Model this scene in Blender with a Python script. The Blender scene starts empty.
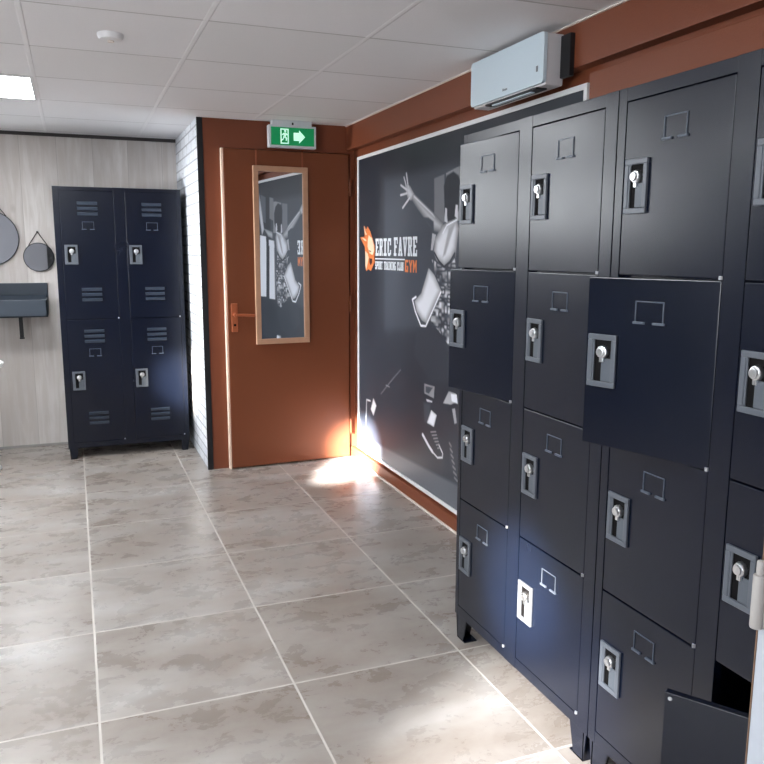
import bpy, bmesh, math, json, random
import numpy as np
from mathutils import Vector, Matrix
R = math.radians
SC = bpy.context.scene
COL = SC.collection
random.seed(4)

# ------------------------------------------------------------------ helpers
class MB:
    """collects shapes and links them as one mesh object"""
    def __init__(s): s.bm = bmesh.new()
    def box(s, x0, x1, y0, y1, z0, z1, bev=0.0, mi=0, M=None):
        t = bmesh.new()
        bmesh.ops.create_cube(t, size=1.0)
        for v in t.verts:
            v.co = Vector(((x0+x1)/2+v.co.x*(x1-x0), (y0+y1)/2+v.co.y*(y1-y0), (z0+z1)/2+v.co.z*(z1-z0)))
        if bev > 0:
            bmesh.ops.bevel(t, geom=t.edges[:], offset=bev, segments=2, profile=0.6, affect='EDGES')
        return s._merge(t, mi, M)
    def cyl(s, p0, p1, r, r2=None, seg=24, mi=0, bev=0.0, M=None):
        p0 = Vector(p0); p1 = Vector(p1); d = p1-p0
        t = bmesh.new()
        bmesh.ops.create_cone(t, cap_ends=True, segments=seg, radius1=r, radius2=r if r2 is None else r2, depth=d.length)
        if bev > 0:
            ed = [e for e in t.edges if len(e.link_faces) == 2 and any(len(f.verts) > 4 for f in e.link_faces)]
            bmesh.ops.bevel(t, geom=ed, offset=bev, segments=2, profile=0.6, affect='EDGES')
        Q = Matrix.Translation((p0+p1)/2) @ d.to_track_quat('Z', 'Y').to_matrix().to_4x4()
        bmesh.ops.transform(t, matrix=Q, verts=t.verts)
        return s._merge(t, mi, M)
    def prism(s, pts, axis, a, b, mi=0, M=None, holes=None):
        """polygon pts in the two axes other than `axis`, extruded a..b along axis"""
        t = bmesh.new()
        def P(u, v, w):
            return {'x': (w, u, v), 'y': (u, w, v), 'z': (u, v, w)}[axis]
        va = [t.verts.new(P(u, v, a)) for u, v in pts]
        vb = [t.verts.new(P(u, v, b)) for u, v in pts]
        n = len(pts)
        fa = t.faces.new(va); fb = t.faces.new(vb[::-1])
        for i in range(n):
            j = (i+1) % n
            t.faces.new((va[j], va[i], vb[i], vb[j]))
        bmesh.ops.triangulate(t, faces=[fa, fb])
        bmesh.ops.recalc_face_normals(t, faces=t.faces)
        return s._merge(t, mi, M)
    def frame(s, u0, u1, v0, v1, w, axis, a, b, bev=0.0, mi=0, M=None):
        """four bars around a rectangle"""
        for (p0, p1, q0, q1) in ((u0, u1, v1-w, v1), (u0, u1, v0, v0+w), (u0, u0+w, v0+w, v1-w), (u1-w, u1, v0+w, v1-w)):
            if axis == 'x': s.box(a, b, p0, p1, q0, q1, bev, mi, M)
            elif axis == 'y': s.box(p0, p1, a, b, q0, q1, bev, mi, M)
            else: s.box(p0, p1, q0, q1, a, b, bev, mi, M)
        return s
    def tube(s, pts, r, seg=10, mi=0):
        pts = [Vector(p) for p in pts]
        for p, q in zip(pts[:-1], pts[1:]): s.cyl(p, q, r, seg=seg, mi=mi)
        for p in pts[1:-1]:
            t = bmesh.new(); bmesh.ops.create_uvsphere(t, u_segments=seg, v_segments=6, radius=r)
            bmesh.ops.translate(t, vec=p, verts=t.verts); s._merge(t, mi, None)
        return s
    def lathe(s, prof, c, seg=40, axis='z', mi=0):
        t = bmesh.new(); rings = []
        for r, h in prof:
            ring = []
            for k in range(seg):
                a = 2*math.pi*k/seg
                u, v = r*math.cos(a), r*math.sin(a)
                co = {'z': (u, v, h), 'y': (u, h, v), 'x': (h, u, v)}[axis]
                ring.append(t.verts.new(Vector(co)+Vector(c)))
            rings.append(ring)
        for A, B in zip(rings[:-1], rings[1:]):
            for k in range(seg):
                t.faces.new((A[k], A[(k+1) % seg], B[(k+1) % seg], B[k]))
        t.faces.new(rings[0][::-1]); t.faces.new(rings[-1])
        bmesh.ops.recalc_face_normals(t, faces=t.faces)
        return s._merge(t, mi, None)
    def _merge(s, t, mi, M):
        if M is not None: bmesh.ops.transform(t, matrix=M, verts=t.verts)
        for f in t.faces: f.material_index = mi
        me = bpy.data.meshes.new('tmp'); t.to_mesh(me); t.free()
        s.bm.from_mesh(me); bpy.data.meshes.remove(me)
        return s
    def build(s, name, mat, parent=None, smooth=False):
        me = bpy.data.meshes.new(name); s.bm.to_mesh(me); s.bm.free()
        for m in (mat if isinstance(mat, (list, tuple)) else [mat]): me.materials.append(m)
        if smooth:
            me.polygons.foreach_set('use_smooth', [True]*len(me.polygons))
            try: me.set_sharp_from_angle(angle=R(40))
            except Exception: pass
        o = bpy.data.objects.new(name, me); COL.objects.link(o)
        if parent is not None: o.parent = parent
        return o

def thing(name, label, cat, loc=(0, 0, 0), group=None, rotz=0.0):
    o = bpy.data.objects.new(name, None); COL.objects.link(o)
    o.empty_display_size = 0.1
    o.location = loc; o.rotation_euler = (0, 0, rotz)
    o['label'] = label; o['category'] = cat
    if group: o['group'] = group
    return o
def tag(o, label, cat, group=None):
    o['label'] = label; o['category'] = cat
    if group: o['group'] = group
    return o
def struct(o, label=None, cat=None):
    o['kind'] = 'structure'
    if label: o['label'] = label
    if cat: o['category'] = cat
    return o

# ------------------------------------------------------------------ materials
def lin(c): return tuple((x/255/12.92 if x/255 <= 0.04045 else ((x/255+0.055)/1.055)**2.4) for x in c)
def srgb(r, g, b): return lin((r, g, b))+(1.0,)
class NT:
    def __init__(s, name):
        s.m = bpy.data.materials.new(name); s.m.use_nodes = True
        s.t = s.m.node_tree; s.b = s.t.nodes['Principled BSDF']
    def n(s, typ, **k):
        o = s.t.nodes.new(typ)
        for a, v in k.items(): setattr(o, a, v)
        return o
    def l(s, a, b): s.t.links.new(a, b)
    def math(s, op, a, b=None, c=None):
        o = s.n('ShaderNodeMath', operation=op)
        for i, v in enumerate((a, b, c)):
            if v is None: continue
            if isinstance(v, (int, float)): o.inputs[i].default_value = v
            else: s.l(v, o.inputs[i])
        return o.outputs[0]
    def mix(s, f, a, b):
        o = s.n('ShaderNodeMix', data_type='RGBA')
        for k, v in ((0, f), (6, a), (7, b)):
            if isinstance(v, (int, float)): o.inputs[k].default_value = v
            elif isinstance(v, tuple): o.inputs[k].default_value = v
            else: s.l(v, o.inputs[k])
        return o.outputs[2]
    def noise(s, vec, scale, detail=4, rough=0.55, dist=0.0):
        o = s.n('ShaderNodeTexNoise'); o.inputs['Scale'].default_value = scale
        o.inputs['Detail'].default_value = detail; o.inputs['Roughness'].default_value = rough
        o.inputs['Distortion'].default_value = dist
        if vec is not None: s.l(vec, o.inputs['Vector'])
        return o.outputs['Fac']
    def ramp(s, f, stops):
        o = s.n('ShaderNodeValToRGB'); e = o.color_ramp.elements
        while len(e) < len(stops): e.new(0.5)
        for k, (p, c) in enumerate(stops): e[k].position = p; e[k].color = c
        s.l(f, o.inputs[0]); return o.outputs[0]
    def pos(s): return s.n('ShaderNodeNewGeometry').outputs['Position']
    def obj(s): return s.n('ShaderNodeTexCoord').outputs['Object']
    def xyz(s, v):
        o = s.n('ShaderNodeSeparateXYZ'); s.l(v, o.inputs[0]); return o.outputs
    def scale(s, v, sc):
        o = s.n('ShaderNodeMapping'); o.inputs['Scale'].default_value = sc; s.l(v, o.inputs[0]); return o.outputs[0]
    def bump(s, h, strength, dist=0.002):
        o = s.n('ShaderNodeBump'); o.inputs['Strength'].default_value = strength; o.inputs['Distance'].default_value = dist
        s.l(h, o.inputs['Height']); s.l(o.outputs[0], s.b.inputs['Normal'])
    def set(s, **k):
        for a, v in k.items():
            i = s.b.inputs[a.replace('_', ' ')]
            if hasattr(v, 'links') or hasattr(v, 'is_linked'): s.l(v, i)
            else: i.default_value = v
        return s
def simple(name, c, rough=0.5, metal=0.0, spec=0.5, grain=0.04, scale=60, bump=0.0, **k):
    n = NT(name); v = n.obj()
    f = n.noise(v, scale, 3)
    c1 = tuple(x*(1-grain) for x in c[:3])+(1,); c2 = tuple(min(1, x*(1+grain)) for x in c[:3])+(1,)
    n.set(Base_Color=n.mix(f, c1, c2), Roughness=rough, Metallic=metal)
    n.b.inputs['Specular IOR Level'].default_value = spec
    if bump: n.bump(n.noise(v, scale*3, 2), bump, 0.001)
    for a, b in k.items(): n.set(**{a: b})
    return n.m
M = {}
TX, TY = -0.6026, 2.3126          # floor grid origin
CX, CY = -0.1174, 2.9317          # ceiling grid origin
HC = 2.1864                       # ceiling height

def gridlines(n, p, ox, oy, w):
    """returns (distance mask along x lines, along y lines) : 1 on the joint"""
    x, y, z = n.xyz(p)
    out = []
    for c, o in ((x, ox), (y, oy)):
        f = n.math('FRACT', n.math('DIVIDE', n.math('SUBTRACT', c, o-6.0), 0.6))
        d = n.math('MULTIPLY', n.math('MINIMUM', f, n.math('SUBTRACT', 1.0, f)), 0.6)
        mr = n.n('ShaderNodeMapRange'); mr.inputs[1].default_value = w*0.6; mr.inputs[2].default_value = w
        mr.inputs[3].default_value = 1.0; mr.inputs[4].default_value = 0.0
        n.l(d, mr.inputs[0]); out.append(mr.outputs[0])
    return out, x, y
def tile_id(n, x, y, ox, oy):
    a = n.math('FLOOR', n.math('DIVIDE', n.math('SUBTRACT', x, ox-6.0), 0.6))
    b = n.math('FLOOR', n.math('DIVIDE', n.math('SUBTRACT', y, oy-6.0), 0.6))
    c = n.n('ShaderNodeCombineXYZ'); n.l(a, c.inputs[0]); n.l(b, c.inputs[1])
    w = n.n('ShaderNodeTexWhiteNoise', noise_dimensions='3D'); n.l(c.outputs[0], w.inputs[0])
    return w.outputs['Value'], w.outputs['Color']

def mat_floor():
    n = NT('stone_look_floor_tile'); p = n.pos()
    (gx, gy), x, y = gridlines(n, p, TX, TY, 0.0045)
    val, colr = tile_id(n, x, y, TX, TY)
    off = n.n('ShaderNodeVectorMath', operation='MULTIPLY_ADD')
    n.l(colr, off.inputs[0]); off.inputs[1].default_value = (9, 9, 9); n.l(p, off.inputs[2])
    q = n.scale(off.outputs[0], (0.75, 1.7, 1))
    f1 = n.noise(q, 2.3, 6, 0.55, 0.3)
    f2 = n.noise(n.scale(off.outputs[0], (1, 1.4, 1)), 7.0, 6, 0.7, 0.3)
    base = n.ramp(f1, [(0.28, srgb(130, 119, 110)), (0.45, srgb(148, 139, 132)), (0.58, srgb(164, 158, 153)), (0.72, srgb(186, 182, 179))])
    base = n.mix(n.math('MULTIPLY', n.ramp(f2, [(0.40, (0, 0, 0, 1)), (0.80, (1, 1, 1, 1))]), 0.45), base, srgb(196, 190, 184))
    base = n.mix(n.math('MULTIPLY', n.ramp(n.noise(q, 4.0, 5, 0.6), [(0.42, (0, 0, 0, 1)), (0.78, (1, 1, 1, 1))]), 0.40), base, srgb(142, 128, 116))
    base = n.mix(n.math('MULTIPLY', val, 0.16), base, srgb(134, 124, 116))
    g = n.math('MAXIMUM', gx, gy)
    col = n.mix(g, base, srgb(204, 198, 191))
    ro = n.math('ADD', n.math('MULTIPLY', f2, 0.16), 0.20)
    n.set(Base_Color=col, Roughness=n.math('MAXIMUM', ro, n.math('MULTIPLY', g, 0.8)))
    n.b.inputs['Specular IOR Level'].default_value = 0.55
    h = n.math('SUBTRACT', n.math('MULTIPLY', f2, 0.12), g)
    n.bump(h, 0.25, 0.0015)
    return n.m
def mat_ceiling():
    n = NT('white_mineral_ceiling_tile'); p = n.pos()
    (gx, gy), x, y = gridlines(n, p, CX, CY, 0.011)
    (hx, hy), _, _ = gridlines(n, p, CX, CY, 0.006)
    val, _c = tile_id(n, x, y, CX, CY)
    base = n.mix(val, srgb(232, 232, 234), srgb(238, 238, 241))
    sp = n.noise(p, 170, 2)
    base = n.mix(n.math('MULTIPLY', n.ramp(sp, [(0.58, (0, 0, 0, 1)), (0.68, (1, 1, 1, 1))]), 0.10), base, srgb(200, 200, 202))
    base = n.mix(n.math('MULTIPLY', hy, 0.7), base, srgb(168, 166, 166))  # cross joints greyed, shadow of the tile gaps put into the colour
    base = n.mix(n.math('MULTIPLY', gx, 0.9), base, srgb(240, 240, 242))
    n.set(Base_Color=base, Roughness=0.85)
    h = n.math('ADD', n.math('MULTIPLY', gx, 1.0), n.math('MULTIPLY', hy, -1.0))
    n.bump(h, 0.6, 0.004)
    return n.m
def mat_planks():
    n = NT('whitewashed_plank_cladding'); p = n.pos(); x, y, z = n.xyz(p)
    W = 0.235
    u = n.math('DIVIDE', n.math('ADD', x, 5.23), W)
    idp = n.math('FLOOR', u); fr = n.math('FRACT', u)
    w = n.n('ShaderNodeTexWhiteNoise', noise_dimensions='1D'); n.l(idp, w.inputs['W'])
    cmb = n.n('ShaderNodeCombineXYZ')
    n.l(x, cmb.inputs[0]); n.l(n.math('MULTIPLY', idp, 3.7), cmb.inputs[1]); n.l(z, cmb.inputs[2])
    g1 = n.noise(n.scale(cmb.outputs[0], (9, 1, 0.8)), 3.0, 6, 0.6, 0.8)
    g2 = n.noise(n.scale(cmb.outputs[0], (2, 1, 0.7)), 2.0, 3, 0.5, 0.4)
    kn = n.n('ShaderNodeTexVoronoi'); kn.inputs['Scale'].default_value = 1.0
    n.l(n.scale(cmb.outputs[0], (5.0, 1, 2.6)), kn.inputs['Vector'])
    base = n.mix(w.outputs['Value'], srgb(208, 202, 198), srgb(246, 242, 239))
    base = n.mix(n.ramp(g2, [(0.35, (0.55,)*3+(1,)), (0.65, (0, 0, 0, 1))]), base, srgb(172, 164, 160))
    base = n.mix(n.ramp(g1, [(0.42, (0.35,)*3+(1,)), (0.60, (0, 0, 0, 1))]), base, srgb(176, 164, 154))
    base = n.mix(n.ramp(kn.outputs['Distance'], [(0.05, (0.55,)*3+(1,)), (0.14, (0, 0, 0, 1))]), base, srgb(140, 126, 116))
    e = n.math('MINIMUM', fr, n.math('SUBTRACT', 1.0, fr))
    sm = n.math('LESS_THAN', e, 0.007)
    base = n.mix(n.math('MULTIPLY', sm, 0.5), base, srgb(140, 132, 126))
    n.set(Base_Color=base, Roughness=0.5)
    n.bump(n.math('SUBTRACT', g1, sm), 0.2, 0.001)
    return n.m
def mat_brick():
    n = NT('white_painted_brick'); p = n.pos(); x, y, z = n.xyz(p)
    c = n.n('ShaderNodeCombineXYZ'); n.l(y, c.inputs[0]); n.l(z, c.inputs[1])
    b = n.n('ShaderNodeTexBrick'); n.l(c.outputs[0], b.inputs['Vector'])
    b.inputs['Scale'].default_value = 1.0; b.inputs['Brick Width'].default_value = 0.21
    b.inputs['Row Height'].default_value = 0.065; b.inputs['Mortar Size'].default_value = 0.006
    b.inputs['Color1'].default_value = srgb(226, 230, 236); b.inputs['Color2'].default_value = srgb(208, 213, 222)
    b.inputs['Mortar'].default_value = srgb(170, 174, 180)
    f = n.noise(p, 34, 5, 0.7)
    col = n.mix(n.ramp(f, [(0.30, (1, 1, 1, 1)), (0.40, (0, 0, 0, 1))]), b.outputs['Color'], srgb(96, 100, 106))
    n.set(Base_Color=col, Roughness=0.75)
    n.bump(n.math('SUBTRACT', f, n.math('MULTIPLY', b.outputs['Fac'], 1.5)), 0.7, 0.006)
    return n.m
def mat_orange(name, c, tex):
    n = NT(name); p = n.pos()
    f = n.noise(p, 2.0, 4); g = n.noise(p, 160, 3, 0.6)
    n.set(Base_Color=n.mix(f, tuple(x*0.93 for x in c[:3])+(1,), tuple(x*1.07 for x in c[:3])+(1,)), Roughness=0.42)
    n.b.inputs['Specular IOR Level'].default_value = 0.4
    n.bump(g, tex, 0.002)
    return n.m
def mat_locker():
    n = NT('dark_navy_powder_coated_steel'); v = n.pos()
    f = n.noise(v, 5, 3); g = n.noise(v, 420, 2)
    n.set(Base_Color=n.mix(f, srgb(4, 11, 27), srgb(6, 14, 32)), Roughness=n.math('ADD', n.math('MULTIPLY', f, 0.06), 0.23))
    n.b.inputs['Specular IOR Level'].default_value = 0.5; n.b.inputs['IOR'].default_value = 1.5
    n.bump(g, 0.05, 0.0006)
    return n.m
def mat_emit(name, c, s):
    n = NT(name); n.set(Base_Color=(0.8, 0.8, 0.8, 1), Roughness=0.6, Emission_Color=c, Emission_Strength=s); return n.m
def mat_print():
    n = NT('printed_poster_surface')
    a = n.n('ShaderNodeVertexColor', layer_name='print')
    n.set(Base_Color=a.outputs['Color'], Roughness=0.42); n.b.inputs['Specular IOR Level'].default_value = 0.4
    return n.m

M['floor'] = mat_floor(); M['ceiling'] = mat_ceiling(); M['planks'] = mat_planks(); M['brick'] = mat_brick()
ORANGE = srgb(124, 68, 45)
M['orange'] = mat_orange('burnt_orange_wall_paint', ORANGE, 0.35)
M['orange_smooth'] = mat_orange('burnt_orange_door_gloss', srgb(120, 66, 40), 0.06)
M['locker'] = mat_locker(); M['print'] = mat_print()
M['inside'] = simple('locker_inside_black', srgb(15, 14, 16), 0.6)
M['latch'] = simple('blue_grey_latch_plastic', srgb(88, 93, 101), 0.35, spec=0.5)
M['paddle'] = simple('grey_latch_paddle', srgb(84, 90, 98), 0.4, scale=400, grain=0.2)
M['pocket'] = simple('black_latch_pocket', srgb(6, 5, 7), 0.7, spec=0.15)
M['chrome'] = simple('chrome', srgb(238, 240, 243), 0.28, metal=1.0, grain=0.01)
M['steel'] = simple('pale_hinge_steel', srgb(190, 190, 194), 0.35, metal=0.6, grain=0.02)
M['black'] = simple('matt_black_trim', srgb(20, 21, 25), 0.5)
M['white'] = simple('white_painted_trim', srgb(232, 232, 234), 0.5, grain=0.02)
M['cream'] = simple('cream_jamb_strip', srgb(240, 216, 196), 0.5, grain=0.02)
M['caulk'] = simple('white_caulk_line', srgb(226, 216, 208), 0.7, grain=0.06)
M['heater'] = simple('pale_white_heater_casing', srgb(206, 222, 232), 0.3, grain=0.01)
M['heater_side'] = simple('heater_side_plastic', srgb(206, 204, 206), 0.4, grain=0.01)
M['grey'] = simple('mid_grey_print', srgb(110, 116, 124), 0.5)
M['wood_frame'] = simple('pale_oak_frame', srgb(188, 146, 118), 0.5, grain=0.12, scale=25)
M['strap'] = simple('copper_brown_strap', srgb(150, 84, 56), 0.45)
M['mirror'] = simple('mirror_glass', srgb(236, 240, 244), 0.015, metal=1.0, grain=0.0)
M['charcoal'] = simple('charcoal_basin_coating', srgb(52, 60, 70), 0.35, spec=0.5)
M['leather'] = simple('black_leather_strap', srgb(60, 52, 48), 0.6)
M['copper'] = simple('copper_brown_handle', srgb(176, 98, 64), 0.35, metal=0.2)
M['skirt'] = simple('grey_cladding_edge', srgb(150, 146, 142), 0.6)
M['darkgap'] = simple('dark_shadow_profile', srgb(58, 54, 54), 0.7)
M['rear'] = simple('grey_rear_wall', srgb(118, 118, 122), 0.8)
M['plain'] = simple('charcoal_wall_paint', srgb(40, 41, 45), 0.7)
M['doorwhite'] = simple('white_door_paint', srgb(172, 177, 186), 0.45, grain=0.02)
M['wornwood'] = simple('worn_brown_door_edge', srgb(120, 92, 72), 0.6, grain=0.25, scale=40)
M['beige'] = simple('beige_painted_hinge', srgb(160, 156, 153), 0.5, grain=0.04)
M['led'] = mat_emit('led_panel_diffuser', (0.93, 0.97, 1.0, 1), 24.0)
M['daylight'] = mat_emit('added_glow_pane', (0.92, 0.96, 1.0, 1), 16.0)  # glow of the panes added in the left wall to light the room
M['exit_green'] = mat_emit('lit_exit_green', srgb(0, 140, 80), 0.35)
M['exit_white'] = mat_emit('lit_exit_white', srgb(170, 255, 215), 0.6)
M['exit_case'] = simple('exit_sign_casing', srgb(214, 218, 224), 0.4)
M['cell_orange'] = simple('printed_orange', srgb(226, 128, 72), 0.45, grain=0.12, scale=30)
M['cell_cream'] = simple('printed_cream', srgb(240, 216, 184), 0.45, grain=0.08)
M['cell_white'] = simple('printed_white', srgb(228, 234, 240), 0.45, grain=0.02)
M['cell_dark'] = simple('printed_dark_brown', srgb(70, 36, 30), 0.5)
M['seat'] = simple('white_stool_seat', srgb(232, 230, 228), 0.35, grain=0.02)
M['label'] = simple('highlight_toned_label_holder', srgb(78, 86, 98), 0.35)  # paler than the locker paint, highlights on the lips put into the colour
M['louvre'] = simple('highlight_toned_louvre', srgb(50, 60, 74), 0.3)  # bright edge glints of the louvres painted in as a lighter tone
M['daylight_high'] = mat_emit('added_high_glow_pane', (0.93, 0.97, 1.0, 1), 8.5)  # glow of the added high pane, gives the top locker doors their sheen
M['exit_green'].node_tree.nodes['Principled BSDF'].inputs['Base Color'].default_value = srgb(0, 120, 70)
# ------------------------------------------------------------------ setting
XW = 1.745; YD = 4.979; YB = 6.036; XL_WALL = -2.7; YR = -2.2
XS = 0.745                          # brick face
struct(MB().box(XL_WALL-.1, XW+.1, YR-.1, YB+.1, -0.1, 0).build('floor', M['floor']), 'beige grey stone-look square floor tiles with pale joints', 'floor')
struct(MB().box(XL_WALL-.1, XW+.1, YR-.1, YB+.1, HC, HC+.1).build('ceiling', M['ceiling']), 'white suspended ceiling of square tiles', 'ceiling')
WB = (-2.6, -.95, 1.52, 2.12)
w = MB(); w.box(XL_WALL-.1, WB[0], YB, YB+.1, 0, HC); w.box(WB[1], XS+.1, YB, YB+.1, 0, HC); w.box(WB[0], WB[1], YB, YB+.1, 0, WB[2]); w.box(WB[0], WB[1], YB, YB+.1, WB[3], HC)
f = MB().frame(WB[0], WB[1], WB[2], WB[3], .04, 'y', YB+.005, YB+.06, .003); f.box((WB[0]+WB[1])/2-.02, (WB[0]+WB[1])/2+.02, YB+.015, YB+.05, WB[2]+.04, WB[3]-.04)
o = struct(f.build('window_3', M['white']), 'high strip window in the plank wall, left of the photo', 'window')  # unseen glowing strip, added for its reflection in the upper locker doors
MB().box(WB[0]+.04, WB[1]-.04, YB+.03, YB+.04, WB[2]+.04, WB[3]-.04).build('pane', M['daylight_high'], o)
struct(w.build('wall_back', M['planks']), 'back wall clad in pale vertical wood planks', 'wall')
struct(MB().box(XS, XS+.09, YD+.002, YB, 0, HC).build('wall_side', M['brick']), 'narrow white brick wall beside the far lockers', 'wall')
w = MB()
w.box(XS+.03, .876, YD, YD+.11, 0, HC); w.box(.876, 1.712, YD, YD+.11, 2.016, HC); w.box(1.712, XW, YD, YD+.11, 0, HC)
w.box(.876, 1.712, YD+.09, YD+.11, 0, 2.016)
struct(w.build('wall_end', M['orange']), 'burnt orange end wall around the door', 'wall')
struct(MB().box(XW, XW+.1, YR-.1, YD+.11, 0, HC).build('wall_right', M['orange']), 'burnt orange right wall behind poster and lockers', 'wall')
w = MB()
WIN = ((-1.8, -.5), (-.2, 1.1))  # unseen glowing openings, added as light sources for the room
zs, zt = 0.95, 1.95
ys = [YR-.1]+[v for p in WIN for v in p]+[YB+.1]
for a, b in zip(ys[0::2], ys[1::2]): w.box(XL_WALL-.1, XL_WALL, a, b, 0, HC)
for a, b in WIN: w.box(XL_WALL-.1, XL_WALL, a, b, 0, zs); w.box(XL_WALL-.1, XL_WALL, a, b, zt, HC)
struct(w.build('wall_left', M['plain']), 'charcoal left wall with windows, outside the photo', 'wall')
w = MB(); w.box(XL_WALL-.1, -.38, YR-.1, YR, 0, HC); w.box(.95, XW+.1, YR-.1, YR, 0, HC); w.box(-.38, .95, YR-.1, YR, 2.05, HC)
struct(w.build('wall_rear', M['rear']), 'grey rear wall behind the camera', 'wall')
dd = struct(MB().box(-.38, .95, YR-.08, YR-.03, 0, 2.05).build('door_3', M['black']), 'black double door in the rear wall', 'door')
MB().box(.245, .255, YR-.031, YR-.026, 0, 2.05).build('meeting_strip', M['charcoal'], dd)
for k, (a, b) in enumerate(WIN):
    f = MB().frame(a, b, zs, zt, .05, 'x', XL_WALL-.07, XL_WALL-.01, .003)
    f.box(XL_WALL-.06, XL_WALL-.02, (a+b)/2-.02, (a+b)/2+.02, zs+.05, zt-.05)
    o = struct(f.build('window_%d' % (k+1), M['white']), 'added white framed window in the left wall', 'window')
    MB().box(XL_WALL-.055, XL_WALL-.045, a+.05, b-.05, zs+.05, zt-.05).build('pane', M['daylight'], o)
struct(MB().box(XL_WALL, XS, YB-.012, YB, HC-.022, HC).build('trim_1', M['darkgap']), 'dark shadow profile where ceiling meets plank wall', 'trim')
struct(MB().box(XL_WALL, XS, YB-.008, YB, 0, .016).build('baseboard_back', M['skirt']), 'thin grey edge under the plank wall', 'trim')
struct(MB().box(XS-.004, XS+.031, YD-.006, YD+.004, 0, HC).build('trim_2', M['black']), 'black corner strip between white brick and orange wall', 'trim')
struct(MB().box(.876, .888, 4.936, YD+.02, 0, 2.012, .002).build('trim_3', M['cream']), 'cream rebate strip along the left side of orange door', 'trim')
struct(MB().box(1.692, XW, YR, YD, 2.035, HC, .004).build('trim_4', M['orange']), 'orange boxed beam under the ceiling along right wall', 'beam')
struct(MB().box(1.716, XW, 2.45, YD, 0, .072, .002).build('baseboard_right', M['orange']), 'orange skirting under the dark poster', 'baseboard')
cb = MB(); cb.box(1.706, 1.717, 2.45, 4.93, 0, .010, .003)
struct(cb.build('trim_5', M['caulk']), 'white caulk line along the foot of right wall', 'trim')
struct(MB().box(1.684, 1.694, YR, YD, HC-.005, HC).build('trim_6', M['caulk']), 'pale edge strip where ceiling meets orange beam', 'trim')

struct(MB().box(1.704, XW, YR, 2.398, 0, 2.006, .003).build('trim_7', M['orange']), 'orange boxed-out lower wall panel behind the lockers', 'panel')
# door, slightly ajar: hinged at the right, left edge towards the room
AJ = R(2.3)
def leafM(): return Matrix.Translation((1.70, 4.957, 0)) @ Matrix.Rotation(AJ, 4, 'Z')
d = bpy.data.objects.new('door_1', None)
COL.objects.link(d); d.matrix_world = leafM(); struct(d, 'burnt orange door standing slightly ajar, with mirror and lever handle', 'door')
def dl(name, mb, mat, **k): return mb.build(name, mat, d, **k)
dl('door_leaf', MB().box(-.812, 0, .0, .038, .010, 2.008, .003), M['orange_smooth'])
h = dl('handle_plate', MB().box(-.792, -.752, -.008, 0, .89, 1.07, .004), M['copper'])
hv = MB(); hv.cyl((-.772, -.008, 1.0), (-.772, -.05, 1.0), .011, seg=20)
hv.tube([(-.772, -.046, 1.0), (-.72, -.050, .999), (-.655, -.046, .994)], .0095, 14)
hl = dl('handle_lever', hv, M['copper'], smooth=True)
dl('keyhole', MB().cyl((-.772, -.0095, .935), (-.772, -.006, .935), .008, seg=16), M['pocket'])
for z in (.22, 1.05, 1.80):
    dl('hinge', MB().cyl((.008, -.004, z-.05), (.008, -.004, z+.05), .008, seg=16, bev=.002), M['orange_smooth'], smooth=True)

# hanging mirror on the door
mr = thing('door_mirror', 'tall narrow mirror in pale wooden frame hanging on orange door', 'mirror')
mr.matrix_world = leafM() @ Matrix.Translation((-.278, 0, 0)) @ Matrix.Rotation(R(.8), 4, 'Z') @ Matrix.Translation((.278, 0, 0))
mx0, mx1, mz0, mz1 = -.640, -.286, .808, 1.912
MB().frame(mx0, mx1, mz0, mz1, .033, 'y', -.026, -.003, .003).build('mirror_frame', M['wood_frame'], mr)
MB().box(mx0+.03, mx1-.03, -.014, -.006, mz0+.03, mz1-.03).build('mirror_glass', M['mirror'], mr)
for x in (mx0+.022, mx1-.034):
    MB().box(x, x+.010, -.005, -.002, mz1-.002, 2.0085).box(x, x+.010, -.005, .03, 2.0085, 2.0105).build('hanging_strap', M['strap'], mr)

# exit sign
YS = 4.90
ex = thing('exit_sign', 'lit green emergency exit sign with white arrow above the door', 'sign', (1.31, YS, 2.02))
X0 = ex.location
MB().box(-.150, .150, -.02, .03, .002, .135, .004).build('sign_case', M['exit_case'], ex)
MB().box(-.125, .125, -.012, .045, .135, HC-2.0205, .003).build('ceiling_mount', M['exit_case'], ex)
MB().box(-.004, .006, -.0215, -.018, .138, .152).build('mount_clip', M['black'], ex)
MB().box(-.136, .136, -.0225, -.0195, .016, .122).build('green_panel', M['exit_green'], ex)
pg = MB(); A, B = -.0245, -.022
pg.prism([(.005, .045), (.040, .045), (.040, .030), (.078, .069), (.040, .108), (.040, .093), (.005, .093)], 'y', A, B)
pg.frame(-.078, -.026, .024, .114, .007, 'y', A, B)
pg.cyl((-.048, A, .100), (-.048, B, .100), .007, seg=14)
pg.prism([(-.060, .088), (-.044, .092), (-.038, .084), (-.030, .080), (-.031, .075), (-.043, .077), (-.046, .068), (-.036, .058), (-.040, .042), (-.046, .043), (-.044, .055), (-.054, .062), (-.060, .048), (-.071, .042), (-.074, .047), (-.064, .053), (-.058, .072), (-.056, .080), (-.066, .074), (-.069, .078)], 'y', A, B)
pg.build('running_man_and_arrow', M['exit_white'], ex)

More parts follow.
